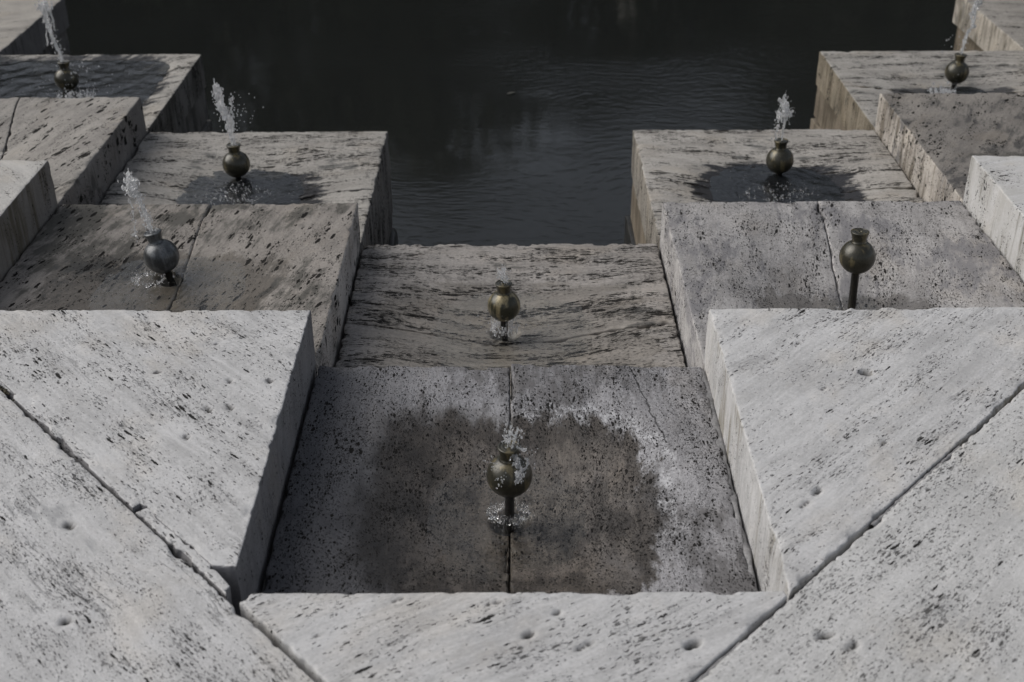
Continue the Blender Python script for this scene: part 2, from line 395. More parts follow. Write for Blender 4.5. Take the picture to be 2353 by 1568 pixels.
    ob = link_mesh(name, me, mat, parent)
    if label: ob['label'] = label
    return ob

def rect(x0, x1, y0, y1): return [(x0, y0), (x1, y0), (x1, y1), (x0, y1)]
def rnd_pits(poly, n, ang, rmin, rmax, seed, extra=()):
    rr = random.Random(seed); xs = [p[0] for p in poly]; ys = [p[1] for p in poly]; out = list(extra)
    while n > 0:
        x = rr.uniform(min(xs), max(xs)); y = rr.uniform(min(ys), max(ys))
        ok = all((poly[(k+1) % len(poly)][0]-poly[k][0])*(y-poly[k][1])-(poly[(k+1) % len(poly)][1]-poly[k][1])*(x-poly[k][0]) > 0 for k in range(len(poly)))
        if not ok: continue
        r = rmin+(rmax-rmin)*rr.random()**3
        out.append((x, y, r*rr.uniform(1.8, 3.2), r*.5, R_(ang+rr.uniform(-12, 12)), r*1.4)); n -= 1
    return out

# ------------------------------------------------------------------ materials
LT = (.525, .52, .515); LD = (.37, .365, .36)
M = {}
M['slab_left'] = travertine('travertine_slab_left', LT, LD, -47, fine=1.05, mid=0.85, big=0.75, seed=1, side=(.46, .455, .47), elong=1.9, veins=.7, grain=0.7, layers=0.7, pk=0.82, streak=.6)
M['slab_right'] = travertine('travertine_slab_right', LT, LD, 46, fine=0.95, mid=0.75, big=0.5, seed=2, grime=(.22, .2, .16), grime_amt=.4, elong=2.1, veins=.6, grain=0.65, layers=0.75, pk=0.82, streak=.6)
M['slab_front'] = travertine('travertine_slab_front', LT, LD, 30, fine=0.75, mid=0.8, big=0.75, seed=3, elong=1.9, veins=.5, grain=0.6, layers=0.7, pk=0.82, streak=.6)
M['pave_left'] = travertine('travertine_paving_left', LT, (.40, .395, .39), -47, fine=1.15, mid=0.65, big=0.6, seed=4, elong=1.7, stain=(.3, .3, .3), stain_amt=.05, veins=1., grain=1.1, layers=0.8, pk=0.82, streak=.6)
M['pave_right'] = travertine('travertine_paving_right', (.53, .525, .515), (.40, .395, .385), 44, fine=1.2, mid=0.75, big=0.5, seed=5, elong=1.9, stain=(.3, .3, .295), stain_amt=.05, grain=1.15, layers=0.75, pk=0.82, streak=.6)
M['slab_far_left'] = travertine('travertine_slab_far_left', (.46, .445, .42), (.35, .34, .32), -47, fine=.7, mid=.6, big=.5, seed=6, side=(.5, .48, .47), grime=(.09, .075, .05), grime_amt=.5, grain=.5)
M['slab_far_right'] = travertine('travertine_slab_far_right', LT, (.42, .41, .39), 20, fine=.7, mid=.7, big=.7, seed=7, grime=(.16, .15, .12), grime_amt=.35, grain=.5)
GA = (.045, .045, .042)
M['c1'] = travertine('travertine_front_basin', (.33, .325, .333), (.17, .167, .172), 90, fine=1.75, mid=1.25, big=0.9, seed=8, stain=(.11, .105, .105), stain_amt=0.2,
                     wet=(.385, .40, .015, -.03), wet_refl_col=(.40, .355, .30), lime=True, film_shade=((.055, .055, .06), -1, -.25, .08, .46), layers=0.45, grain=2.2, crack=(.44, .22, .365, .64))
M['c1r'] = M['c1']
M['c2'] = travertine('travertine_centre_step', (.335, .313, .29), (.20, .187, .173), 0, fine=1.5, mid=1.4, big=1.3, seed=9, stain=GA, stain_amt=.06, layers=1.7, elong=2.3, warp=0.012, bigs=1.1,
                     wet=(.50, .42, 0, -.1), wet_refl_col=(.82, .8, .76), veins=1.2, grain=1.4)
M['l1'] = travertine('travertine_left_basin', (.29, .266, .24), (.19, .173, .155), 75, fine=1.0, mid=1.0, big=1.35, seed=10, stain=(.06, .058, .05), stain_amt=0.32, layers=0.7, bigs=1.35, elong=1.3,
                     wet=(.40, .30, -.04, -.05), wet_refl_col=(.50, .475, .43), side=(1.75, 1.8, 1.9), grain=1.)
M['r1'] = travertine('travertine_right_basin', (.385, .372, .362), (.235, .225, .218), 80, fine=1.3, mid=0.95, big=.8, seed=11, stain=(.17, .165, .17), stain_amt=0.26, layers=.6,
                     wet=(.30, .25, -.03, -.25), wet_refl_col=(.6, .58, .55), side=(1.3, 1.3, 1.3), elong=1.4, grain=1.4)
M['l2'] = travertine('travertine_left_step', (.36, .342, .312), (.23, .217, .197), 2, fine=1.25, mid=1.25, big=1.2, seed=12, stain=(.08, .08, .076), stain_amt=0.1, layers=1.5, elong=2.3, bigs=1.1, grain=1.,
                     wet=(.27, .38, .09, -.22), wet_refl_col=(.09, .09, .10), side=(.62, .62, .64), grime=(.05, .045, .04), grime_amt=.4)  # dark wet patch: reflection of the dark bank painted into the stone
M['r2'] = travertine('travertine_right_step', (.38, .36, .33), (.24, .226, .205), -3, fine=1.1, mid=1.2, big=1.35, seed=13, stain=(.07, .07, .067), stain_amt=0.12, layers=1.5, elong=2.5, bigs=1.2, grain=1.,
                     wet=(.36, .42, .0, -.16), wet_refl_col=(.08, .08, .09), grime=(.07, .06, .045), grime_amt=.5, side=(.9, .88, .84))  # black wet patch: dark reflection and water depth painted into the stone
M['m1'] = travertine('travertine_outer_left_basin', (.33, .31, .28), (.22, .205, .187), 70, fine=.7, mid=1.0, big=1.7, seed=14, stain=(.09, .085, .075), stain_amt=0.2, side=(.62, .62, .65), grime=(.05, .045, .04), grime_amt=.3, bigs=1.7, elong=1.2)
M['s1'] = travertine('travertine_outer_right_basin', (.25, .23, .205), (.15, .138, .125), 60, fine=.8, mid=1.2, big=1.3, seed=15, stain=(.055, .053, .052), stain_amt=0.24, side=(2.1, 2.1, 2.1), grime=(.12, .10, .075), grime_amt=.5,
                     wet=(.4, .3, 0, -.3), wet_refl_col=(.6, .6, .57), bigs=1.2)
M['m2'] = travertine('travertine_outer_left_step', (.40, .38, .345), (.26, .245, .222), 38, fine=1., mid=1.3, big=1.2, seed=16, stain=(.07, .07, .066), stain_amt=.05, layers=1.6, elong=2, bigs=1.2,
                     wet=(.52, .60, -.03, 0.02), wet_refl_col=(.06, .06, .065), side=(.42, .42, .43), grime=(.04, .037, .03), grime_amt=.6)  # stone under the water painted dark in place of the water's dark reflection
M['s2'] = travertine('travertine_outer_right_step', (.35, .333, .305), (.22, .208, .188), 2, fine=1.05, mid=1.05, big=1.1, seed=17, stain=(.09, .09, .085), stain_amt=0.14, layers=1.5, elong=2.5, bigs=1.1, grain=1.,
                     wet=(.36, .30, 0, -.22), wet_refl_col=(.22, .22, .23), side=(.75, .68, .56), grime=(.06, .048, .03), grime_amt=.5)
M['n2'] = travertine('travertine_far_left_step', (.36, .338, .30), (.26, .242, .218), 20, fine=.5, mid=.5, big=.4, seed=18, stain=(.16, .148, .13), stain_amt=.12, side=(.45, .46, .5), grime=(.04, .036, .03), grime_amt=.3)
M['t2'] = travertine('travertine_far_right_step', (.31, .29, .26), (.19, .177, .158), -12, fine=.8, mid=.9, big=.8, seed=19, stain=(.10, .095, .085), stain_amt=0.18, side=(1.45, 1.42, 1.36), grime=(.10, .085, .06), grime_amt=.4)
M['wall_grey'] = travertine('travertine_wall_grey', (.17, .162, .15), (.10, .095, .088), 0, fine=.6, mid=.5, big=.5, seed=20, grime=(.04, .037, .032), grime_amt=.6)
M['wall_brown'] = travertine('travertine_wall_brown', (.22, .185, .14), (.13, .108, .08), 0, fine=.6, mid=.7, big=.6, seed=21, grime=(.05, .04, .025), grime_amt=.55)
M['plinth'] = plain('dark_plinth_stone', (.03, .028, .024), (.012, .012, .011), .35, 20, .004)  # dark lowest course, set proud as a dark rim at the water
M['mortar'] = plain('grey_mortar', (.26, .255, .255), (.17, .168, .17), .9, 60, .003)
M['mortar_dark'] = plain('damp_mortar', (.13, .127, .12), (.06, .058, .055), .8, 50, .004)
M['bronze'] = bronze('olive_bronze', (.115, .095, .05), (.035, .032, .02), .5, 1)
M['bronze_tan'] = bronze('streaked_bronze', (.26, .215, .12), (.035, .033, .018), 1.2, 4.3)
M['bronze_grey'] = bronze('grey_bronze', (.12, .125, .13), (.05, .053, .055), 1.0, 7)
M['bronze_dark'] = bronze('dark_bronze_pipe', (.03, .027, .02), (.015, .014, .012), .4, 2)
M['spray'] = splash_material(); M['clear'] = splash_material('clear_bubbling_water', .04); M['drops'] = splash_material('splashed_drops', .14)

# ------------------------------------------------------------------ the setting: ground, water
def grid_mesh(name, x0, x1, y0, y1, z, nx, ny, fn=None):
    gx, gy = np.meshgrid(np.linspace(x0, x1, nx), np.linspace(y0, y1, ny)); V = np.stack([gx.ravel(), gy.ravel(), np.full(nx*ny, z)], 1)
    if fn is not None: V[:, 2] = fn(V[:, 0], V[:, 1])
    i = (np.arange(ny-1)[:, None]*nx+np.arange(nx-1)[None]).ravel()
    me = bpy.data.meshes.new(name); me.from_pydata(V.tolist(), [], np.stack([i, i+1, i+nx+1, i+nx], 1).tolist()); return me
def ground_z(x, y):
    inside = np.minimum(np.minimum(x+17, 17-x), np.minimum(y+1, 23-y))
    n = (vnoise(np.stack([x, y, x*0], 1), .12, 3)-.5)*.5
    return np.where(inside > 0, -2.2, -.75+n*np.clip(-inside/8, 0, 1))
gx = np.concatenate([np.linspace(-700, -40, 12), np.linspace(-36, 36, 73), np.linspace(40, 700, 12)])
def ground():
    xs = gx; ys = gx+15
    X, Y = np.meshgrid(xs, ys); V = np.stack([X.ravel(), Y.ravel(), ground_z(X.ravel(), Y.ravel())], 1); nx = len(xs); ny = len(ys)
    i = (np.arange(ny-1)[:, None]*nx+np.arange(nx-1)[None]).ravel()
    me = bpy.data.meshes.new('ground'); me.from_pydata(V.tolist(), [], np.stack([i, i+1, i+nx+1, i+nx], 1).tolist())
    tag(link_mesh('ground', me, plain('park_ground', (.06, .065, .035), (.035, .04, .02), .95, 2.5, .02)), kind='structure')
ground()
pw = link_mesh('pool_water', grid_mesh('pool_water', -17, 17, 1.5, 23, ZW, 60, 60), pool_material()); tag(pw, kind='structure')

# ------------------------------------------------------------------ front paving and slabs
G = .0025
def off(p, q, a):          # unit normal left of p->q times a
    dx, dy = q[0]-p[0], q[1]-p[1]; l = math.hypot(dx, dy); return (-dy/l*a, dx/l*a)
APEX = (-.008, 1.405)
# joint lines run from the apex outwards through (+-.6, y0)
def JL(x): return APEX[1]+(-x+APEX[0])*(2.045-APEX[1])/.592      # left joint: y at x (x<0)
def JR(x): return APEX[1]+(x-APEX[0])*(2.045-APEX[1])/.608
# big paving stones left and right of the V
def paving(label, sgn, mat, seed, pits):
    J = JL if sgn < 0 else JR
    def pt(x, dd): # point on joint at |x|, moved dd away from the pool
        return (sgn*x-(0 if False else 0), J(sgn*x)-dd)
    e = empty('paving_stone', (sgn*1.3, 1.9, -.25), label, 'paving stone', 'big travertine paving stones along the joints')
    a = (sgn*.004, J(sgn*.004)-.0012); b = (sgn*2.35, J(sgn*2.35)-.0012)
    c = (sgn*2.35, .55); d_ = (sgn*.004, .55)
    poly = [d_, c, b, a] if sgn > 0 else [c, d_, a, b]
    stone('stone_slab', e, poly, Z0, .25, mat, res=.0085, seed=seed, chip=.6, jag=1.3, cfreq=14, pits=rnd_pits(poly, 6, -47 if sgn < 0 else 44, .006, .013, seed, pits), R=.004, row=.06)
paving('large pale travertine paving stone filling the lower left corner', -1, M['pave_left'], 31, [(-.395, 1.66, .022, .010, R_(-50), .016), (-.33, 1.645, .014, .008, R_(-50), .01), (-1.02, 2.30, .018, .010, R_(-40), .012), (-.93, 1.98, .014, .009, 0, .012)])
paving('large pale travertine paving stone filling the lower right corner', 1, M['pave_right'], 32, [(.65, 1.93, .022, .007, R_(8), .014), (.70, 1.90, .018, .007, R_(40), .012)])
# triangular stone in the V
e = empty('paving_stone', (0, 1.75, -.2), 'triangular pale travertine stone at the bottom centre in front of the nearest basin', 'paving stone', 'pale travertine top stones')
poly = [(APEX[0], APEX[1]+.02), (.599, YS[0]-.006), (.594, YS[0]+.012), (-.565, YS[0]+.012), (-.580, YS[0]-.016)]
stone('stone_slab', e, poly, Z0, .27, M['slab_front'], res=.007, seed=33, chip=.6, jag=1., pits=rnd_pits(poly, 5, 30, .005, .012, 5, [(.375, 1.905, .022, .010, R_(25), .016), (.04, 1.935, .016, .009, R_(30), .012), (.10, 2.0, .012, .006, R_(30), .01)]), R=.005)
# left top slab, broken along its front
e = empty('top_slab', (-1.0, 3.0, -.25), 'bright cracked travertine slab on the left above the grey nozzle basin', 'stone slab', 'pale travertine top stones')
yb = YS[1]
crk = lambda x: JL(x)+.062+.012*math.sin(x*9)                       # the crack runs nearly parallel to the joint
poly = [(-XS[0]-.002, crk(-.6)-.01+.075), (-XS[0]-.002, yb), (-XS[1]-.25, yb), (-XS[1]-.25, JL(-XS[1]-.25)+.066), (-.99, crk(-.99)+.004), (-.64, JL(-.64)+.062)]
poly = [(-.602, 2.155), (-.602, yb), (-2.05, yb), (-2.05, 3.648-.02), (-.955, 2.50), (-.65, 2.165)]
poly = [(-.602, 2.15), (-.602, yb+.018), (-1.80, yb+.03), (-.66, 2.155)]
A_PITS = [(-.98, 2.98, .010, .006, 0, .012), (-.77, 2.93, .014, .006, R_(-55), .01), (-.66, 2.93, .014, .006, R_(-55), .012), (-.745, 2.80, .018, .006, R_(-55), .01), (-.80, 2.79, .02, .006, R_(-50), .008), (-.83, 2.66, .02, .005, R_(-50), .007)]
stone('stone_slab', e, poly, Z0, .25, M['slab_left'], res=.008, seed=34, chip=.6, jag=1., pits=rnd_pits(poly, 3, -50, .005, .010, 6, A_PITS), R=.004, row=.02)
# strip between crack and joint: one long and one broken-off short piece
nA = (0.72, 0.69)
def along(t, a):  # point t (x coordinate) on left joint, moved a towards the slab
    return (t+nA[0]*a, JL(t)+nA[1]*a)
q0, q1, q2 = -.612, -.885, -1.80
poly = [along(q0, .004), along(q0, .058), along(q1, .056), along(q1-.003, .004)]
stone('stone_fragment', e, [poly[3], poly[0], (-.604, poly[1][1]-.004), (-.650, 2.150), poly[2]], Z0-.003, .2, M['slab_left'], res=.006, seed=35, chip=.9, R=.004, tilt=(0, .02, 0), label='narrow strip of stone broken off along the joint')
poly = [along(-.893, .004), along(-.897, .0625), along(q2, .072), along(q2, .004)]
stone('stone_fragment', e, [poly[3], poly[0], poly[1], poly[2]], Z0-.001, .2, M['slab_left'], res=.010, seed=36, chip=.9, R=.003)
# right top slab
e = empty('top_slab', (1.0, 3.0, -.25), 'bright travertine slab on the right with one round hole above the dry nozzle', 'stone slab', 'pale travertine top stones')
poly = [(.602, JR(.602)+.012), (2.3, JR(2.3)+.006), (2.3, yb+.0), (.602, yb)]
poly = [(.602, JR(.602)+.010), (1.795, JR(1.795)+.004), (1.80, yb+.02), (.602, yb+.016)]
stone('stone_slab', e, poly, Z0, .25, M['slab_right'], res=.008, seed=37, chip=.6, jag=1., pits=rnd_pits(poly, 3, 46, .005, .009, 8, [(.99, 2.965, .021, .014, R_(-8), .03), (.74, 2.42, .02, .007, R_(50), .014), (.70, 2.37, .022, .005, R_(50), .009), (.95, 2.62, .016, .005, R_(48), .01)]), R=.004, row=.02)
# mortar in the joints
def strip(name, pts, z, mat, parent, seed=0, h=.03):
    """pts: list of (x, y, halfwidth)"""
    rr = random.Random(seed); bm = bmesh.new(); rows = []
    for k, (x, y, hw) in enumerate(pts):
        a = pts[max(k-1, 0)]; b = pts[min(k+1, len(pts)-1)]; dx, dy = b[0]-a[0], b[1]-a[1]; l = math.hypot(dx, dy); nx_, ny_ = -dy/l, dx/l
        r = []
        for s_, dz in ((-1, -h), (-1, -.003), (-.4, 0), (.4, .0), (1, -.003), (1, -h)):
            w_ = hw*rr.uniform(.75, 1.15)
            r.append(bm.verts.new((x+nx_*s_*w_-parent.location.x, y+ny_*s_*w_-parent.location.y, z+dz+rr.uniform(-.0008, .0008)-parent.location.z)))
        rows.append(r)
    for r, s_ in zip(rows, rows[1:]):
        for i_ in range(5): bm.faces.new((r[i_], r[i_+1], s_[i_+1], s_[i_]))
    bmesh.ops.recalc_face_normals(bm, faces=bm.faces[:])
    me = bpy.data.meshes.new(name); bm.to_mesh(me); bm.free()
    return link_mesh(name, me, mat, parent)
rm = random.Random(3)
pav_r = [o for o in bpy.data.objects if o.name.startswith('paving_stone')][1]
def jpts(x0, x1, wf, n=40):
    return [(x0+(x1-x0)*k/n, JR(x0+(x1-x0)*k/n)-.001, wf(k/n)) for k in range(n+1)]
strip('mortar', jpts(.02, .475, lambda t: (.012 if t < .62 else .0115 if t < .74 else .006)*rm.uniform(.85, 1.1)), -.0025, M['mortar'], pav_r, 1)
strip('mortar', jpts(.49, .70, lambda t: .0055*rm.uniform(.5, 1.1)), -.012, M['mortar'], pav_r, 2)
strip('mortar', jpts(.84, 1.14, lambda t: .006*rm.uniform(.5, 1.2)), -.004, M['mortar'], pav_r, 4)

# ------------------------------------------------------------------ dishes
def dish_fn(cx, cy, ax, ay, depth, pw_=2.6, r0=0.):
    def f(x, y):
        r = (np.abs((x-cx)/ax)**pw_+np.abs((y-cy)/ay)**pw_)**(1/pw_)
        return -depth*(1-sst(r0, 1., r))
    return f

def water_sheet(parent_name, cx, cy, z, ax, ay, dish, ztop, mat, label, ripples=0.004):
    """water that fills the dish up to height z: only the part above the stone is meshed"""
    n = 90; xs = np.linspace(cx-ax, cx+ax, n); ys = np.linspace(cy-ay, cy+ay, n)
    X, Y = np.meshgrid(xs, ys); X = X.ravel(); Y = Y.ravel()
    bedz = ztop+dish(X, Y); sub_ = bedz < z+.003-(fbm(np.stack([X, Y, X*0], 1), 16, 21, 3)-.45)*.024
    P3 = np.stack([X, Y, X*0], 1)
    r = np.hypot(X-cx, Y-cy)
    Z = z+(fbm(P3, 14, 5, 3)-.5)*ripples+np.sin(r*95+fbm(P3, 6, 9, 2)*14)*.0002
    i = (np.arange(n-1)[:, None]*n+np.arange(n-1)[None]).ravel(); Fc = np.stack([i, i+1, i+n+1, i+n], 1)
    Fc = Fc[sub_[Fc].all(1)]
    V = np.stack([X-cx, Y-cy, Z-z], 1)
    used = np.unique(Fc); mp = np.full(len(V), -1); mp[used] = np.arange(len(used))
    me = bpy.data.meshes.new(parent_name); me.from_pydata(V[used].tolist(), [], mp[Fc].tolist())
    o = link_mesh(parent_name, me, mat, None, (cx, cy, z)); tag(o, label, 'water'); return o

BW = basin_water_material('clear_basin_water', (.965, .965, .95), .75)
BWD = basin_water_material('dark_basin_water', (.80, .81, .81), .32, cloud=((.016, .018, .020), .5))  # dark body colour also paints in the dark reflection and depth

def block(label, k_in, side, y0, y1, ztop, mat, seed, split, dishp, walls=None, thick=.25, gapx=.004, tilt=None, chip=.7, res=.013, cfreq=13, jag=1.2, foot=None):
    """one basin of the cascade.  side -1/0/+1, k_in index of its inner column edge.  split = ('x', pos) or ('y', pos)"""
    if side == 0: x0, x1 = -XS[0]+gapx, XS[0]-gapx
    elif side < 0: x0, x1 = -XS[k_in+1]+gapx, -XS[k_in]
    else: x0, x1 = XS[k_in], XS[k_in+1]-gapx
    y0 += .003
    cx, cy = (x0+x1)/2, (y0+y1)/2
    bottom = ZW-.9 if walls else ztop-thick
    e = empty('stone_basin', (cx, cy, bottom), label, 'basin', 'travertine basins of the cascade')
    D = dish_fn(*dishp) if dishp else None
    def w(poly, sd, **kw):
        ob = stone('basin_stone', e, poly, ztop, walls[0] if walls else thick, mat, res=res, dish=D, seed=sd, chip=chip, cfreq=cfreq, tilt=tilt, jag=jag, pits=[(foot[0], foot[1], foot[2], foot[2]*.8, 0, .03)] if foot else None, **kw)  # foot: hollow added and darkened to stand in for dark refracting water
        # texture space: centre of the basin
        off_ = Vector((0, 0, ztop-bottom)); ob.data.transform(Matrix.Translation(-off_)); ob.location = off_
        return ob
    if split is None: w(rect(x0, x1, y0, y1), seed)
    else:
        ax_, p0, p1 = split      # the joint goes from p0 to p1 (slightly skew)
        g = .0002 if ax_ == 'x' else .0014
        if ax_ == 'x':
            w([(x0, y0), (p0-g, y0), (p1-g, y1), (x0, y1)], seed); w([(p0+g, y0), (x1, y0), (x1, y1), (p1+g, y1)], seed+1)
        else:
            w([(x0, y0), (x1, y0), (x1, p1-g), (x0, p0-g)], seed); w([(x0, p0+g), (x1, p1+g), (x1, y1), (x0, y1)], seed+1)
    if walls:
        zt = ztop-walls[0]-.005; n_ = 2
        for ci, (h_, wm, inset) in enumerate(walls[1]):
            n_ = 1 if ci == len(walls[1])-1 else 2
            cut = (y0+y1)/2+(.12 if ci % 2 else -.18)
            segs = [(y0, cut-.003), (cut+.003, y1)] if n_ == 2 else [(y0, y1)]
            for si, (a, b) in enumerate(segs):
                stone('wall_stone', e, rect(x0+inset, x1-inset, a+(inset if a == y0 else 0), b-(inset if b == y1 else 0)), zt, h_, wm, res=.09, seed=seed+ci*5+si+3, chip=1., R=.005, row=.03)
            zt -= h_+.006
    return e

# middle column
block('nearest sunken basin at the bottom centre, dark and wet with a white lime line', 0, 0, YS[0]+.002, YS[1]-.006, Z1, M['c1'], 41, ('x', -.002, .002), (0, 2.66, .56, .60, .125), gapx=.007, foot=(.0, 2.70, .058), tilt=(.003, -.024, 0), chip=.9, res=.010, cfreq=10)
block('second centre basin with dark horizontal streaks between the side walls, edge above the pool', 0, 0, YS[1], YS[2], Z2, M['c2'], 44, ('y', 3.915, 3.905), (0, 3.92, .60, .62, .085), foot=(-.02, 3.98, .055), gapx=.007, chip=.9, res=.011, cfreq=16,
      walls=(.22, [(.2, M['wall_grey'], .009), (.9, M['plinth'], -.012)]))
# left column
block('brown left basin holding the grey ball nozzle, below the bright cracked slab', 0, -1, YS[1], YS[2], Z1, M['l1'], 47, ('x', -1.205, -1.185), (-1.2, 3.90, .56, .60, .085), foot=(-1.235, 4.05, .05), chip=.7)
block('pale left basin out over the pool, one step below the grey nozzle basin', 0, -1, YS[2], YS[3], Z2, M['l2'], 50, ('y', 5.09, 5.13), (-1.2, 5.15, .57, .60, .07), walls=(.45, [(.06, M['wall_grey'], .004), (.9, M['plinth'], -.018)]))
# right column
block('light grey right basin with the dry nozzle on a bent pipe', 0, 1, YS[1], YS[2], Z1, M['r1'], 53, ('x', 1.135, 1.215), (1.2, 3.86, .53, .60, .11), chip=.8)
block('right basin over the pool with a black wet patch around its nozzle', 0, 1, YS[2], YS[3], Z2, M['r2'], 56, ('y', 5.23, 5.12), (1.19, 5.15, .57, .62, .07), walls=(.235, [(.22, M['wall_brown'], .008), (.9, M['plinth'], -.018)]), chip=.9, cfreq=16)
# outer columns
block('outer left brown basin stone with large black pores', 1, -1, YS[2], YS[3], Z1, M['m1'], 59, ('x', -2.13, -2.375), (-2.38, 5.2, .56, .56, .07))
block('outer left basin brimming with dark water at the pool edge', 1, -1, YS[3], YS[4], Z2, M['m2'], 62, None, (-2.42, 6.47, .56, .62, .10, 7, .55), walls=(.19, [(.2, M['wall_grey'], .009), (.22, M['wall_grey'], -.004), (.9, M['plinth'], -.018)]))
block('outer right mottled brown basin stone behind the bright far slab', 1, 1, YS[2], YS[3], Z1, M['s1'], 65, ('x', 2.75, 2.45), (2.38, 5.2, .56, .56, .07))
block('outer right basin with a splashing nozzle and brown side wall at the pool edge', 1, 1, YS[3], YS[4], Z2, M['s2'], 68, ('y', 6.50, 6.44), (2.38, 6.38, .57, .60, .06), walls=(.185, [(.21, M['wall_brown'], .009), (.22, M['wall_brown'], -.002), (.9, M['plinth'], -.018)]))
block('farthest left stone step cut off by the upper left corner', 2, -1, YS[4], YS[5], Z2, M['n2'], 71, None, None, walls=(.20, [(.2, M['wall_grey'], .02), (.22, M['wall_grey'], .0), (.9, M['plinth'], -.018)]))
block('farthest right stone step with an overhanging pale edge in the upper right corner', 2, 1, YS[4], YS[5], Z2, M['t2'], 74, ('y', 7.60, 7.40), None, walls=(.19, [(.22, M['wall_brown'], .03), (.2, M['wall_brown'], .028), (.9, M['plinth'], -.018)]))
block('basin stone just outside the left edge beside the dark water', 2, -1, YS[3], YS[4], Z1, M['m1'], 77, None, (-3.57, 6.4, .5, .5, .06))
block('basin stone just outside the right edge', 2, 1, YS[3], YS[4], Z1, M['s1'], 79, None, (3.57, 6.4, .5, .5, .06))
# far slabs on the upper level
for sgn, mt, lb in ((-1, M['slab_far_left'], 'pale slab end entering at the left edge above the dark joint of the brown basin'), (1, M['slab_far_right'], 'pale slab end entering at the right edge, bright white side face')):
    e = empty('top_slab', (sgn*2.4, 4.1, -.25), lb, 'stone slab', 'pale travertine top stones')
    xa, xb = sgn*1.789, sgn*2.974
    poly = [(xa, yb+.0), (xb, yb+.0), (xb, YS[2]), (xa, YS[2])]
    if sgn < 0: poly = [poly[1], poly[0], poly[3], poly[2]]
    stone('stone_slab', e, poly, Z0, .25, mt, res=.014, seed=81+sgn, chip=.4, R=.004, row=.02)
    e = empty('top_slab', (sgn*3.5, 5.2, -.25), 'outermost pale slab beyond the %s edge of the picture' % ('left' if sgn < 0 else 'right'), 'stone slab', 'pale travertine top stones')
    xa, xb = sgn*2.976, sgn*4.16
    poly = [(xa, YS[2]), (xb, YS[2]), (xb, YS[3]), (xa, YS[3])]
    if sgn < 0: poly = [poly[1], poly[0], poly[3], poly[2]]
    stone('stone_slab', e, poly, Z0, .25, mt, res=.05, seed=85+sgn, chip=1, R=.004, row=.05)
# plaza behind and beside, upper level
def plaza():
    for sgn in (-1, 1):
        bm = bmesh.new()
        pts = [(sgn*0.0, .54), (sgn*2.36, .54), (sgn*2.36, 3.31), (sgn*1.81, 3.31), (sgn*1.81, 3.315), (sgn*2.98, 3.315), (sgn*2.98, 4.55), (sgn*4.17, 4.55), (sgn*4.17, 5.84), (sgn*16.9, 18), (sgn*16.9, -9), (0, -9)]
        vs = [bm.verts.new((x, y, -.012)) for x, y in pts]; f = bm.faces.new(vs)
        r = bmesh.ops.extrude_face_region(bm, geom=[f]); bmesh.ops.translate(bm, verts=[g for g in r['geom'] if isinstance(g, bmesh.types.BMVert)], vec=(0, 0, -1.9))
        bmesh.ops.triangulate(bm, faces=bm.faces[:]); bmesh.ops.recalc_face_normals(bm, faces=bm.faces[:])
        me = bpy.data.meshes.new('plaza'); bm.to_mesh(me); bm.free()
        o = link_mesh('plaza', me, plain('plaza_stone', (.42, .41, .39), (.3, .29, .28), .9, 9, .002), smooth=False); tag(o, kind='structure')
plaza()
# damp mortar along the feet of the walls
c1e = [o for o in bpy.data.objects if o.get('label', '').startswith('nearest sunken')][0]
rm = random.Random(9)
strip('mortar', [(.588-.003*math.sin(k), 2.07+k*.031, .011*rm.uniform(.5, 1.3)+(.010 if k > 24 else 0)) for k in range(41)], Z1-.008, M['mortar'], c1e, 5, h=.06)
strip('mortar', [(-.592, 2.07+k*.031, .007*rm.uniform(.6, 1.2)) for k in range(40)], Z1-.016, M['mortar_dark'], c1e, 6, h=.06)

# ------------------------------------------------------------------ water lying in the basins
def dsh(*a): return dish_fn(*a)
water_sheet('basin_water', 0, 2.66, Z1-.082, .5, .56, dsh(0, 2.66, .56, .60, .125), Z1, BW, 'clear rippling water lying in the nearest basin around the nozzle pipe')
water_sheet('basin_water', 0, 3.92, Z2-.044, .55, .5, dsh(0, 3.92, .60, .62, .085), Z2, BW, 'thin rippling water in the second centre basin around the striped nozzle', .006)
water_sheet('basin_water', -1.2, 3.90, Z1-.045, .5, .5, dsh(-1.2, 3.90, .56, .60, .085), Z1, BW, 'thin rippling water in the brown left basin under the grey nozzle', .006)
water_sheet('basin_water', 1.2, 3.86, Z1-.100, .4, .4, dsh(1.2, 3.86, .53, .60, .11), Z1, BW, 'little puddle at the foot of the dry nozzle pipe in the right basin')
water_sheet('basin_water', -1.2, 5.15, Z2-.036, .5, .5, dsh(-1.2, 5.15, .57, .60, .07), Z2, BWD, 'dark splashed water around the nozzle in the pale left basin over the pool', .006)
water_sheet('basin_water', 1.19, 5.15, Z2-.034, .5, .5, dsh(1.19, 5.15, .57, .62, .07), Z2, BWD, 'black water patch around the nozzle in the right basin over the pool', .005)
water_sheet('basin_water', -2.42, 6.47, Z2-.010, .56, .62, dsh(-2.42, 6.47, .56, .62, .10, 7, .55), Z2, BWD, 'dark water filling the outer left basin almost to its rim', .006)
water_sheet('basin_water', 2.38, 6.38, Z2-.042, .5, .5, dsh(2.38, 6.38, .57, .60, .06), Z2, BWD, 'small dark water patch under the outer right nozzle', .005)

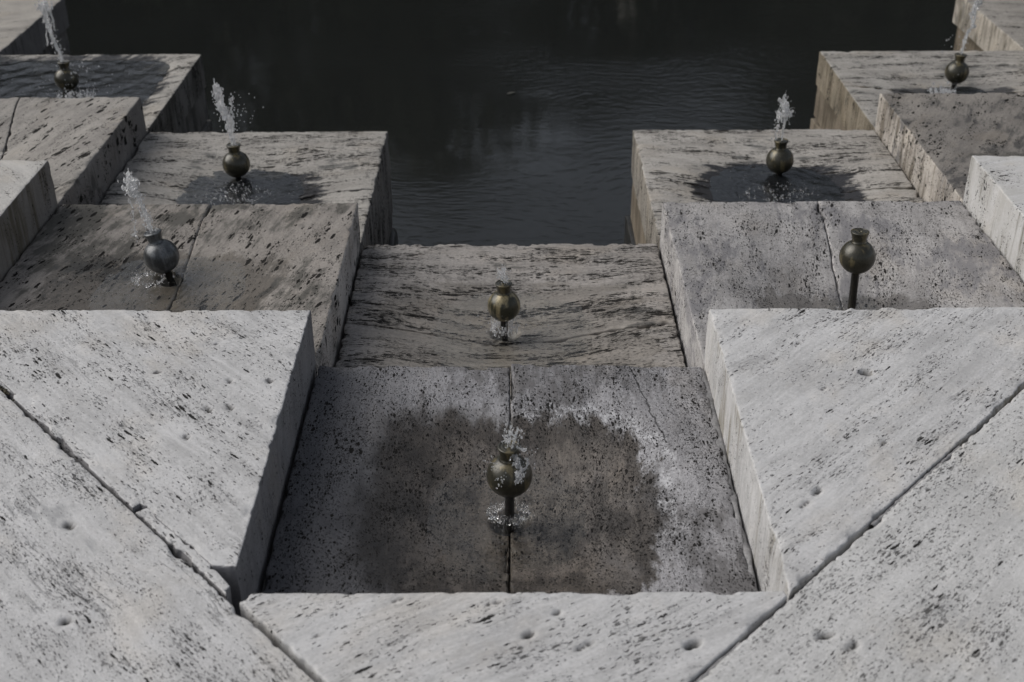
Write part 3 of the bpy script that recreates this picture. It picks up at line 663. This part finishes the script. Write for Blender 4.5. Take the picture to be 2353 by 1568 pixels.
# ------------------------------------------------------------------ nozzles
def lathe(prof, n=48):
    bm = bmesh.new(); rings = []
    for r, z in prof:
        if r < 1e-6: rings.append([bm.verts.new((0, 0, z))])
        else: rings.append([bm.verts.new((r*math.cos(2*math.pi*k/n), r*math.sin(2*math.pi*k/n), z)) for k in range(n)])
    for a, b in zip(rings, rings[1:]):
        for k in range(n):
            k2 = (k+1) % n
            if len(a) == 1 and len(b) == 1: continue
            if len(a) == 1: bm.faces.new((a[0], b[k2], b[k]))
            elif len(b) == 1: bm.faces.new((a[k], a[k2], b[0]))
            else: bm.faces.new((a[k], a[k2], b[k2], b[k]))
    bmesh.ops.recalc_face_normals(bm, faces=bm.faces[:])
    return bm
RB = .058
def bm_mesh(name, bm):
    me = bpy.data.meshes.new(name); bm.to_mesh(me); bm.free(); return me
def nozzle_meshes():
    prof = [(0, -RB*.985)]
    for k in range(1, 22):
        a = -math.pi/2+math.pi*k/24
        prof.append((RB*math.cos(a), RB*.985*math.sin(a)))
    prof += [(RB*.44, RB*.85), (RB*.40, RB*.86), (0, RB*.86)]
    ball = bm_mesh('ball', lathe(prof))
    neck = [(0, RB*.80), (RB*.385, RB*.80), (RB*.425, RB*.86), (RB*.425, RB*.90), (RB*.39, RB*.92), (RB*.40, RB*1.05), (RB*.44, RB*1.25), (RB*.50, RB*1.42), (RB*.515, RB*1.45), (RB*.515, RB*1.50), (RB*.49, RB*1.525), (RB*.43, RB*1.53)]
    neck_m = bm_mesh('neck', lathe(neck))
    cap = [(RB*.43, RB*1.528), (RB*.41, RB*1.50), (RB*.36, RB*1.50), (RB*.34, RB*1.515), (RB*.25, RB*1.515), (RB*.23, RB*1.50), (RB*.15, RB*1.50), (RB*.14, RB*1.52), (RB*.085, RB*1.52), (RB*.08, RB*1.40), (0, RB*1.40)]
    cap_m = bm_mesh('cap', lathe(cap))
    return ball, neck_m, cap_m
BALL, NECK, CAP = nozzle_meshes()
def nozzle(label, c, base_z, mat, tilt=(0, 0), rot=0., neckmat=None, k=1.05):
    """c: centre of the ball; stands on its pipe on the basin floor"""
    O = Vector((0.0127, 0, 1.8208)); c = O+(Vector(c)-O)*k; q = k; Rm = Euler((R_(tilt[0]), R_(tilt[1]), R_(rot))).to_matrix()
    ax = Rm @ Vector((0, 0, 1)); L = (c.z-base_z)/ax.z
    e = empty('fountain_nozzle', c-ax*L, label, 'fountain nozzle', 'bronze ball nozzles in the basins')
    for nm, me in (('ball', BALL), ('neck', NECK), ('cap', CAP)):
        m2 = me.copy(); m2.name = nm; m2.transform(Matrix.Scale(q, 4))
        o = link_mesh(nm, m2, (neckmat or mat) if nm != 'ball' else mat, e, ax*L); o.rotation_euler = Rm.to_euler()
    bm = lathe([(0, -.04), (RB*.25, -.04), (RB*.235, .0), (RB*.235, L-RB*.93), (RB*.26, L-RB*.92), (RB*.26, L-RB*.86), (0, L-RB*.86)], 24)
    o = link_mesh('pipe', bm_mesh('pipe', bm), M['bronze_dark'], e); o.rotation_euler = Rm.to_euler()
    return c+ax*RB*1.52*q, ax
TOPS = {}
TOPS['c1'] = nozzle('largest olive bronze ball nozzle standing in the nearest basin, water spilling over it', (0, 2.559, -.050), -.305, M['bronze'], rot=200, k=1.04)
TOPS['c2'] = nozzle('bronze ball nozzle with tan vertical streaks in the second centre basin', (-.022, 3.868, -.274), -.452, M['bronze_tan'], rot=30, neckmat=M['bronze'], k=1.02)
TOPS['l1'] = nozzle('grey ball nozzle leaning left in the brown left basin, throwing a jet', (-1.146, 3.711, .001), -.268, M['bronze_grey'], tilt=(-2, -12), rot=0, k=1.094)
TOPS['r1'] = nozzle('dry dark ball nozzle on a long bent pipe in the light grey right basin', (1.130, 3.663, .012), -.295, M['bronze'], tilt=(-2, 3), rot=70, k=1.055)
TOPS['l2'] = nozzle('olive ball nozzle with a tall spray in the pale left basin over the pool', (-1.159, 4.966, -.183), -.436, M['bronze'], rot=60, tilt=(0, -2), k=1.078)
TOPS['r2'] = nozzle('olive ball nozzle in the black wet patch of the right basin', (1.141, 4.973, -.179), -.436, M['bronze'], rot=150, tilt=(0, 2), k=1.078)
TOPS['m2'] = nozzle('half hidden ball nozzle in the dark water filled basin at upper left', (-2.190, 6.005, -.151), -.46, M['bronze'], rot=250, k=1.085)
TOPS['s2'] = nozzle('olive ball nozzle with splash beside it in the outer right basin', (2.205, 6.019, -.140), -.43, M['bronze'], rot=10, tilt=(0, 3), k=1.09)

# ------------------------------------------------------------------ jets and splashes
def ico(bm, c, r, sq=(1, 1, 1), sub_=1):
    res_ = bmesh.ops.create_icosphere(bm, subdivisions=sub_, radius=r)
    for v in res_['verts']: v.co = Vector((v.co.x*sq[0], v.co.y*sq[1], v.co.z*sq[2]))+Vector(c)
def blobs(name, loc, fused, loose, label, cat, vox=.0012, group=None, mat='spray'):
    """fused: spheres melted together into one lumpy body; loose: free droplets"""
    bm = bmesh.new()
    for c, r in fused:
        ico(bm, c, r, (.8, .8, 1.45), 1)
        for _ in range(2): ico(bm, (c[0]+random.gauss(0, r), c[1]+random.gauss(0, r), c[2]+random.gauss(0, r*1.6)), r*random.uniform(.3, .5), (.8, .8, 1.8), 1)
    me = bm_mesh(name, bm); tmp = bpy.data.objects.new('tmp', me); COL.objects.link(tmp)
    md = tmp.modifiers.new('r', 'REMESH'); md.mode = 'VOXEL'; md.voxel_size = vox
    sm = tmp.modifiers.new('s', 'SMOOTH'); sm.iterations = 2; sm.factor = .5
    dg = bpy.context.evaluated_depsgraph_get(); me2 = bpy.data.meshes.new_from_object(tmp.evaluated_get(dg)); bpy.data.objects.remove(tmp)
    e_ = empty(name, loc, label, cat, group)
    if cat == 'splash': e_['kind'] = 'stuff'
    me2.name = 'stream'; st_ = link_mesh('stream' if cat != 'splash' else 'foam', me2, M[mat], e_)
    st_['kind'] = 'stuff'
    bm = bmesh.new()
    for c, r in loose: ico(bm, c, r, (1, 1, random.uniform(.9, 1.6)), 2 if r > .003 else 1)
    o = link_mesh('droplets', bm_mesh('droplets', bm), M[mat], e_); o['kind'] = 'stuff'; return e_
def path(pts, r0, r1, n, jit, rr, gap=0.):
    out = []
    for k in range(n):
        t = k/(n-1)*(len(pts)-1); i_ = min(int(t), len(pts)-2); u = t-i_
        p = [pts[i_][j]*(1-u)+pts[i_+1][j]*u for j in range(3)]
        if rr.random() < gap: continue
        r = (r0+(r1-r0)*k/(n-1))*rr.uniform(.65, 1.25)
        out.append(((p[0]+rr.gauss(0, jit), p[1]+rr.gauss(0, jit), p[2]+rr.gauss(0, jit*.5)), r))
    return out
def cloud(c, s, n, r0, r1, rr): return [((c[0]+rr.gauss(0, s[0]), c[1]+rr.gauss(0, s[1]), c[2]+rr.gauss(0, s[2])), rr.uniform(r0, r1)) for _ in range(n)]
rr = random.Random(11)
JG = 'water jets rising from the nozzles'
# grey nozzle: slim column leaning left with a heavy head
F = path([(0, 0, -.01), (-.018, 0, .08), (-.036, 0, .16)], .0075, .008, 110, .0010, rr)+cloud((-.047, 0, .185), (.010, .010, .018), 60, .004, .009, rr)+cloud((-.055, 0, .155), (.013, .008, .010), 24, .003, .006, rr)
F += path([(-.062, 0, .15), (-.055, 0, .08), (-.060, 0, .0), (-.068, 0, -.015)], .003, .0045, 34, .0022, rr, .2)
L_ = path([(-.022, 0, .15), (-.013, .0, .03)], .0025, .002, 22, .0035, rr)+path([(-.06, 0, .13), (-.062, 0, -.04)], .0025, .003, 18, .005, rr)
blobs('water_jet', TOPS['l1'][0], F, L_, 'short leaning water jet with a lumpy head above the grey nozzle', 'water jet', group=JG)
# tall spray, left basin over the pool
F = path([(0, 0, -.01), (0, 0, .05), (-.006, 0, .10)], .008, .009, 60, .005, rr)+path([(0, 0, .09), (-.022, 0, .15), (-.042, 0, .22), (-.042, 0, .272)], .010, .0095, 110, .0065, rr)
F += path([(.002, 0, .10), (.018, 0, .14), (.012, 0, .19), (.022, 0, .225)], .006, .006, 26, .005, rr, .25)
L_ = cloud((.01, 0, .13), (.026, .02, .045), 70, .0014, .0035, rr)+cloud((.075, 0, .14), (.030, .02, .055), 22, .0014, .003, rr)+cloud((-.05, 0, .2), (.014, .01, .04), 26, .0012, .003, rr)
blobs('water_jet', TOPS['l2'][0], F, L_, 'tall white water spray with droplets blown right, against the dark pool', 'water jet', group=JG)
# right basin over the pool: torn sheet
F = path([(0, 0, -.01), (.004, 0, .06), (.01, 0, .11)], .004, .006, 46, .0015, rr)+path([(-.026, 0, -.02), (-.028, 0, .03), (-.022, 0, .09)], .003, .006, 34, .004, rr, .2)
F += cloud((-.006, 0, .125), (.016, .006, .018), 70, .004, .008, rr)+cloud((.022, 0, .135), (.010, .005, .007), 14, .004, .006, rr)+cloud((-.004, 0, .17), (.010, .007, .010), 34, .004, .008, rr)+path([(-.006, 0, .18), (-.008, 0, .214)], .007, .005, 16, .002, rr)
L_ = cloud((-.035, 0, .06), (.006, .004, .045), 24, .0012, .003, rr)+cloud((.03, 0, .09), (.006, .01, .015), 8, .001, .0025, rr)
blobs('water_jet', TOPS['r2'][0], F, L_, 'ragged upright water jet from the right nozzle against the dark pool', 'water jet', group=JG)
# upper left jet
F = path([(0, 0, -.01), (-.014, 0, .06), (-.034, 0, .13), (-.045, 0, .22), (-.048, 0, .27)], .008, .010, 120, .0035, rr)+cloud((-.050, 0, .295), (.020, .01, .012), 44, .005, .010, rr)+cloud((-.045, 0, .325), (.018, .01, .008), 10, .003, .006, rr)
F += path([(-.022, 0, .28), (-.016, 0, .23), (-.014, 0, .17)], .0055, .0045, 34, .002, rr, .1)+path([(-.055, 0, .165), (-.066, 0, .14), (-.062, 0, .11), (-.068, 0, .09)], .004, .004, 26, .0018, rr)
L_ = cloud((-.03, 0, .1), (.03, .02, .07), 30, .0012, .003, rr)+cloud((.03, 0, -.04), (.05, .04, .03), 40, .0015, .0045, rr)
blobs('water_jet', TOPS['m2'][0], F, L_, 'tall thin water jet at the upper left in front of the far step', 'water jet', group=JG)
# upper right jet
F = path([(0, 0, -.01), (.006, 0, .07), (.020, 0, .13)], .006, .006, 50, .003, rr)+path([(.012, 0, .12), (.042, 0, .148), (.052, 0, .152)], .004, .006, 20, .0025, rr)+path([(.036, 0, .155), (.030, 0, .21), (.034, 0, .27), (.042, 0, .40)], .005, .010, 90, .007, rr, .15)+cloud((.04, 0, .33), (.014, .01, .035), 50, .004, .008, rr)
L_ = cloud((.03, 0, .2), (.025, .01, .07), 60, .0012, .003, rr)+cloud((-.07, 0, .06), (.02, .01, .03), 8, .0015, .004, rr)
blobs('water_jet', TOPS['s2'][0], F, L_, 'tall beaded water jet at the upper right in front of the far step', 'water jet', group=JG)
# small bubbling jets on the two centre nozzles
F = path([(.006, 0, -.008), (.010, 0, .014), (.004, 0, .03)], .004, .006, 26, .003, rr)+cloud((-.008, 0, .042), (.011, .009, .012), 46, .002, .0045, rr)+path([(.004, -.004, .004), (-.012, -.004, .026)], .0025, .003, 12, .001, rr)
blobs('water_jet', TOPS['c2'][0], F, cloud((-.005, 0, .05), (.014, .01, .015), 12, .001, .002, rr), 'tiny foaming water spurt on top of the tan streaked nozzle', 'water jet', vox=.0011, group=JG)
F = cloud((.006, 0, .028), (.012, .010, .016), 80, .002, .0045, rr)+path([(.02, -.02, .01), (.036, -.026, .004), (.045, -.03, .012)], .0025, .003, 18, .0015, rr)+path([(.010, -.024, -.01), (.028, -.045, -.050), (.020, -.058, -.07)], .006, .005, 36, .0055, rr)+path([(.028, -.045, -.052), (.042, -.035, -.045), (.048, -.03, -.03), (.046, -.03, -.02)], .003, .003, 24, .0012, rr)
F += path([(-.03, -.035, -.03), (-.055, -.035, -.025), (-.065, -.03, -.024)], .0016, .002, 16, .001, rr)
L_ = cloud((-.05, -.03, -.045), (.015, .01, .02), 8, .001, .0022, rr)+cloud((.05, -.03, -.01), (.012, .01, .02), 9, .001, .0028, rr)+cloud((-.022, -.058, -.062), (.010, .006, .014), 20, .001, .0028, rr)
blobs('water_jet', TOPS['c1'][0], F, L_, 'low foaming water spurt spilling down the front of the nearest nozzle', 'water jet', vox=.0011, group=JG)
# splashes on the basin water
SG = 'splashes where the jets fall'
def splash(label, c, sx_, sy_, sz, n, nl, r=(.002, .006), ring=0., crown=0, mat='spray'):
    F = []
    for _ in range(n):
        a = rr.uniform(0, 2*math.pi); q = rr.uniform(.25, 1) if not ring else rr.gauss(ring, .12)
        F.append(((sx_*q*math.cos(a), sy_*q*math.sin(a), abs(rr.gauss(0, sz*.5))), rr.uniform(*r)))
    for k in range(crown):
        a = rr.uniform(0, 2*math.pi); x = sx_*.8*math.cos(a); y = sy_*.8*math.sin(a)
        F += path([(x, y, 0), (x*1.15, y*1.15, sz*rr.uniform(.8, 1.6))], .0035, .0022, 8, .0012, rr)
    L_ = [((rr.gauss(0, sx_*1.3), rr.gauss(0, sy_*1.3), abs(rr.gauss(0, sz*1.1))+.002), rr.uniform(.0008, .0028)) for _ in range(nl)]
    F = [((c_[0], c_[1], c_[2]*(.5 if mat == 'drops' else 1)), r_) for c_, r_ in F]
    blobs('water_splash', c, F, L_, label, 'splash', vox=.0013, group=SG, mat=mat)
splash('ring of bubbling water around the foot of the nearest nozzle pipe', (-.004, 2.68, Z1-.080), .058, .045, .012, 120, 40, (.003, .009), ring=.8, crown=14, mat='clear')
splash('water splashing up under the tan streaked nozzle', (-.02, 3.93, Z2-.042), .055, .045, .04, 80, 60, (.002, .006), crown=26)
splash('thin splash ring left of the grey nozzle', (-1.29, 3.99, Z1-.043), .060, .05, .018, 90, 50, (.002, .0045), ring=.9, crown=8, mat='drops')
splash('lively sprinkle of drops beneath the tall spray in the pale left basin', (-1.23, 5.14, Z2-.034), .17, .12, .016, 150, 110, (.0015, .0055), mat='drops')
splash('sprinkle of drops in the black wet patch of the right basin', (1.2, 5.14, Z2-.032), .17, .12, .014, 110, 80, (.0015, .005), mat='drops')
splash('splash breaking left of the outer right nozzle', (2.26, 6.33, Z2-.03), .070, .045, .065, 260, 90, (.003, .009), crown=30)
splash('splash and drops around the nozzle in the dark filled basin', (-2.28, 6.34, Z2-.006), .11, .06, .045, 100, 110, (.002, .006), crown=18)
splash('few drops running down the pipe of the dry nozzle', (1.14, 3.80, Z1-.095), .02, .02, .03, 10, 14, (.0015, .003))

# ------------------------------------------------------------------ small things
def leaf(loc, rot, L, label):
    bm = bmesh.new(); top = []; bot = []
    for k in range(9):
        t = k/8; w_ = L*.17*math.sin(math.pi*t)**.8+.0002; x = (t-.5)*L; z = .004*math.sin(math.pi*t)
        top.append(bm.verts.new((x, w_, z+.003))); bot.append(bm.verts.new((x, -w_, z+.003)))
    mid = [bm.verts.new(((k/8-.5)*L, 0, .004*math.sin(math.pi*k/8))) for k in range(9)]
    for k in range(8):
        bm.faces.new((mid[k], mid[k+1], top[k+1], top[k])); bm.faces.new((bot[k], bot[k+1], mid[k+1], mid[k]))
    me = bm_mesh('floating_leaf', bm); o = link_mesh('floating_leaf', me, plain('dry_leaf', (.07, .068, .055), (.04, .038, .03), .7, 50, .001), None, loc); o.rotation_euler = (0, 0, rot); tag(o, label, 'leaf'); return o
leaf((.0, 8.29, ZW+.003), R_(35), .075, 'small pale narrow leaf floating on the dark pool above the centre')
# moss and dirt caught in the left joint
def moss():
    r2 = random.Random(4); bm = bmesh.new()
    for _ in range(60):
        t = r2.gauss(-1.40, .018); ico(bm, (t+.003+r2.gauss(0, .004), JL(t)+r2.gauss(0, .004), r2.uniform(-.012, .001)), r2.uniform(.002, .006), (1, 1, .7), 1)
    me = bm_mesh('moss', bm); o = link_mesh('moss', me, plain('dry_moss', (.07, .06, .035), (.03, .027, .018), .95, 120, .002)); tag(o, 'dark dry moss caught in the joint at the left edge', 'moss', kind='stuff')
moss()

# ------------------------------------------------------------------ trees on the far bank (seen mirrored in the pool)
def bark(): return plain('bark', (.035, .03, .024), (.015, .013, .011), .95, 8, .02)
BARK = bark(); LEAF = plain('foliage', (.05, .06, .025), (.025, .032, .014), .8, 3, .0)
def tree_proto(h, seed):
    r2 = random.Random(seed); e = empty('tree', (0, 0, 0), 'tall dark tree on the far bank mirrored in the pool', 'tree', 'trees beyond the pool')
    bm = bmesh.new(); n = 12; rings = []
    for k in range(9):
        t = k/8; r = .32*(1-t)**.8+.05; ox, oy = .3*math.sin(t*2+seed), .2*math.sin(t*3)
        rings.append([bm.verts.new((ox+r*math.cos(2*math.pi*i/n), oy+r*math.sin(2*math.pi*i/n), t*h*.75)) for i in range(n)])
    for a, b in zip(rings, rings[1:]):
        for i in range(n): bm.faces.new((a[i], a[(i+1) % n], b[(i+1) % n], b[i]))
    for _ in range(9):     # limbs
        z = r2.uniform(.3, .7)*h; a = r2.uniform(0, 6.28); L = r2.uniform(1.2, 2.6); pr = None
        for k in range(5):
            t = k/4; r = .09*(1-t)+.015; c = Vector((math.cos(a)*L*t, math.sin(a)*L*t, z+L*.7*t))
            rg = [bm.verts.new(c+Vector((r*math.cos(i*1.047)*-math.sin(a), r*math.cos(i*1.047)*math.cos(a), r*math.sin(i*1.047)))) for i in range(6)]
            if pr:
                for i in range(6): bm.faces.new((pr[i], pr[(i+1) % 6], rg[(i+1) % 6], rg[i]))
            pr = rg
    link_mesh('trunk', bm_mesh('trunk', bm), BARK, e)
    V = []; Fc = []
    for _ in range(72):
        a = r2.uniform(0, 6.28); q = r2.random()**.5*2.7; z = h*(.14+.84*r2.random()); q *= math.sin(min(1, (1.06-z/h)*1.9)*1.57)
        cc = (q*math.cos(a), q*math.sin(a), z); cs = r2.uniform(.45, .95)
        for _ in range(120):
            p = [cc[j]+r2.gauss(0, cs*.55) for j in range(3)]; s_ = r2.uniform(.07, .16); u = Vector([r2.gauss(0, 1) for _ in range(3)]).normalized(); v = u.orthogonal().normalized()
            b0 = len(V); P_ = Vector(p)
            V += [P_-u*s_, P_+v*s_*.5, P_+u*s_, P_-v*s_*.5]; Fc.append((b0, b0+1, b0+2, b0+3))
    me = bpy.data.meshes.new('crown'); me.from_pydata([tuple(v) for v in V], [], Fc)
    link_mesh('crown', me, LEAF, e, smooth=False)
    return e
def copy_tree(e):
    c = e.copy(); COL.objects.link(c)
    for ch in list(e.children):
        q = ch.copy(); COL.objects.link(q); q.parent = c
    return c
protos = [tree_proto(7.3, 1), tree_proto(6.4, 2)]
spots = [(-15, 25, 0), (-11.5, 24.5, 1), (-8, 25, 0), (-4.6, 24.4, 1), (-1.6, 25.2, 0), (1.6, 24.6, 1), (7.5, 24.4, 0), (15.6, 25, 0), (-10, 29, 0), (-3, 30, 0), (-6.3, 30, 1), (-16.5, 29, 1), (-13, 29.5, 0), (-20, 26, 0), (-9, 33, 0), (-14.5, 33.5, 0), (-.2, 33, 0), (-18.5, 20, 0), (-19, 14, 1), (19, 19, 0), (19.5, 12.5, 1)]
used = set()
for i_, (x, y, k) in enumerate(spots):
    t = protos[k] if k not in used else copy_tree(protos[k]); used.add(k)
    t.location = (x, y, -.8); t.rotation_euler = (0, 0, i_*1.9); s_ = 1+.12*math.sin(i_*2.3); t.scale = (s_*1.15, s_*1.15, s_)

# unseen building added behind the far bank to tone the pool's reflection on the right
def reflection_building():
    e = empty('added_building', (9.5, 30, -.8), 'long dull plaster building added beyond the pool to tone its reflection on the right', 'building')
    W_ = plain('building_plaster', (.20, .195, .17), (.15, .148, .13), .9, 1.2, .01); Gm = plain('building_glass', (.03, .035, .035), (.02, .022, .022), .15, 1, 0); Rf = plain('roof_tiles', (.10, .06, .045), (.06, .04, .03), .85, 6, .02)
    def box(name, x0, x1, y0, y1, z0, z1, m, par):
        bm = bmesh.new(); r = bmesh.ops.create_cube(bm, size=1)
        for v in bm.verts: v.co = Vector(((x0+x1)/2+v.co.x*(x1-x0), (y0+y1)/2+v.co.y*(y1-y0), (z0+z1)/2+v.co.z*(z1-z0)))
        return link_mesh(name, bm_mesh(name, bm), m, par, smooth=False)
    box('wall', -6.5, 9, 0, 7, -.2, 7.2, W_, e); box('roof', -6.9, 9.4, -.4, 7.4, 7.2, 7.5, Rf, e)
    for fl in (1.2, 4.4):
        for k in range(7):
            x = -5.4+k*2.1; f = box('window', x, x+1.1, -.08, .02, fl, fl+1.8, W_, e); box('pane', x+.1, x+1., -.10, -.085, fl+.1, fl+1.7, Gm, f)
reflection_building()
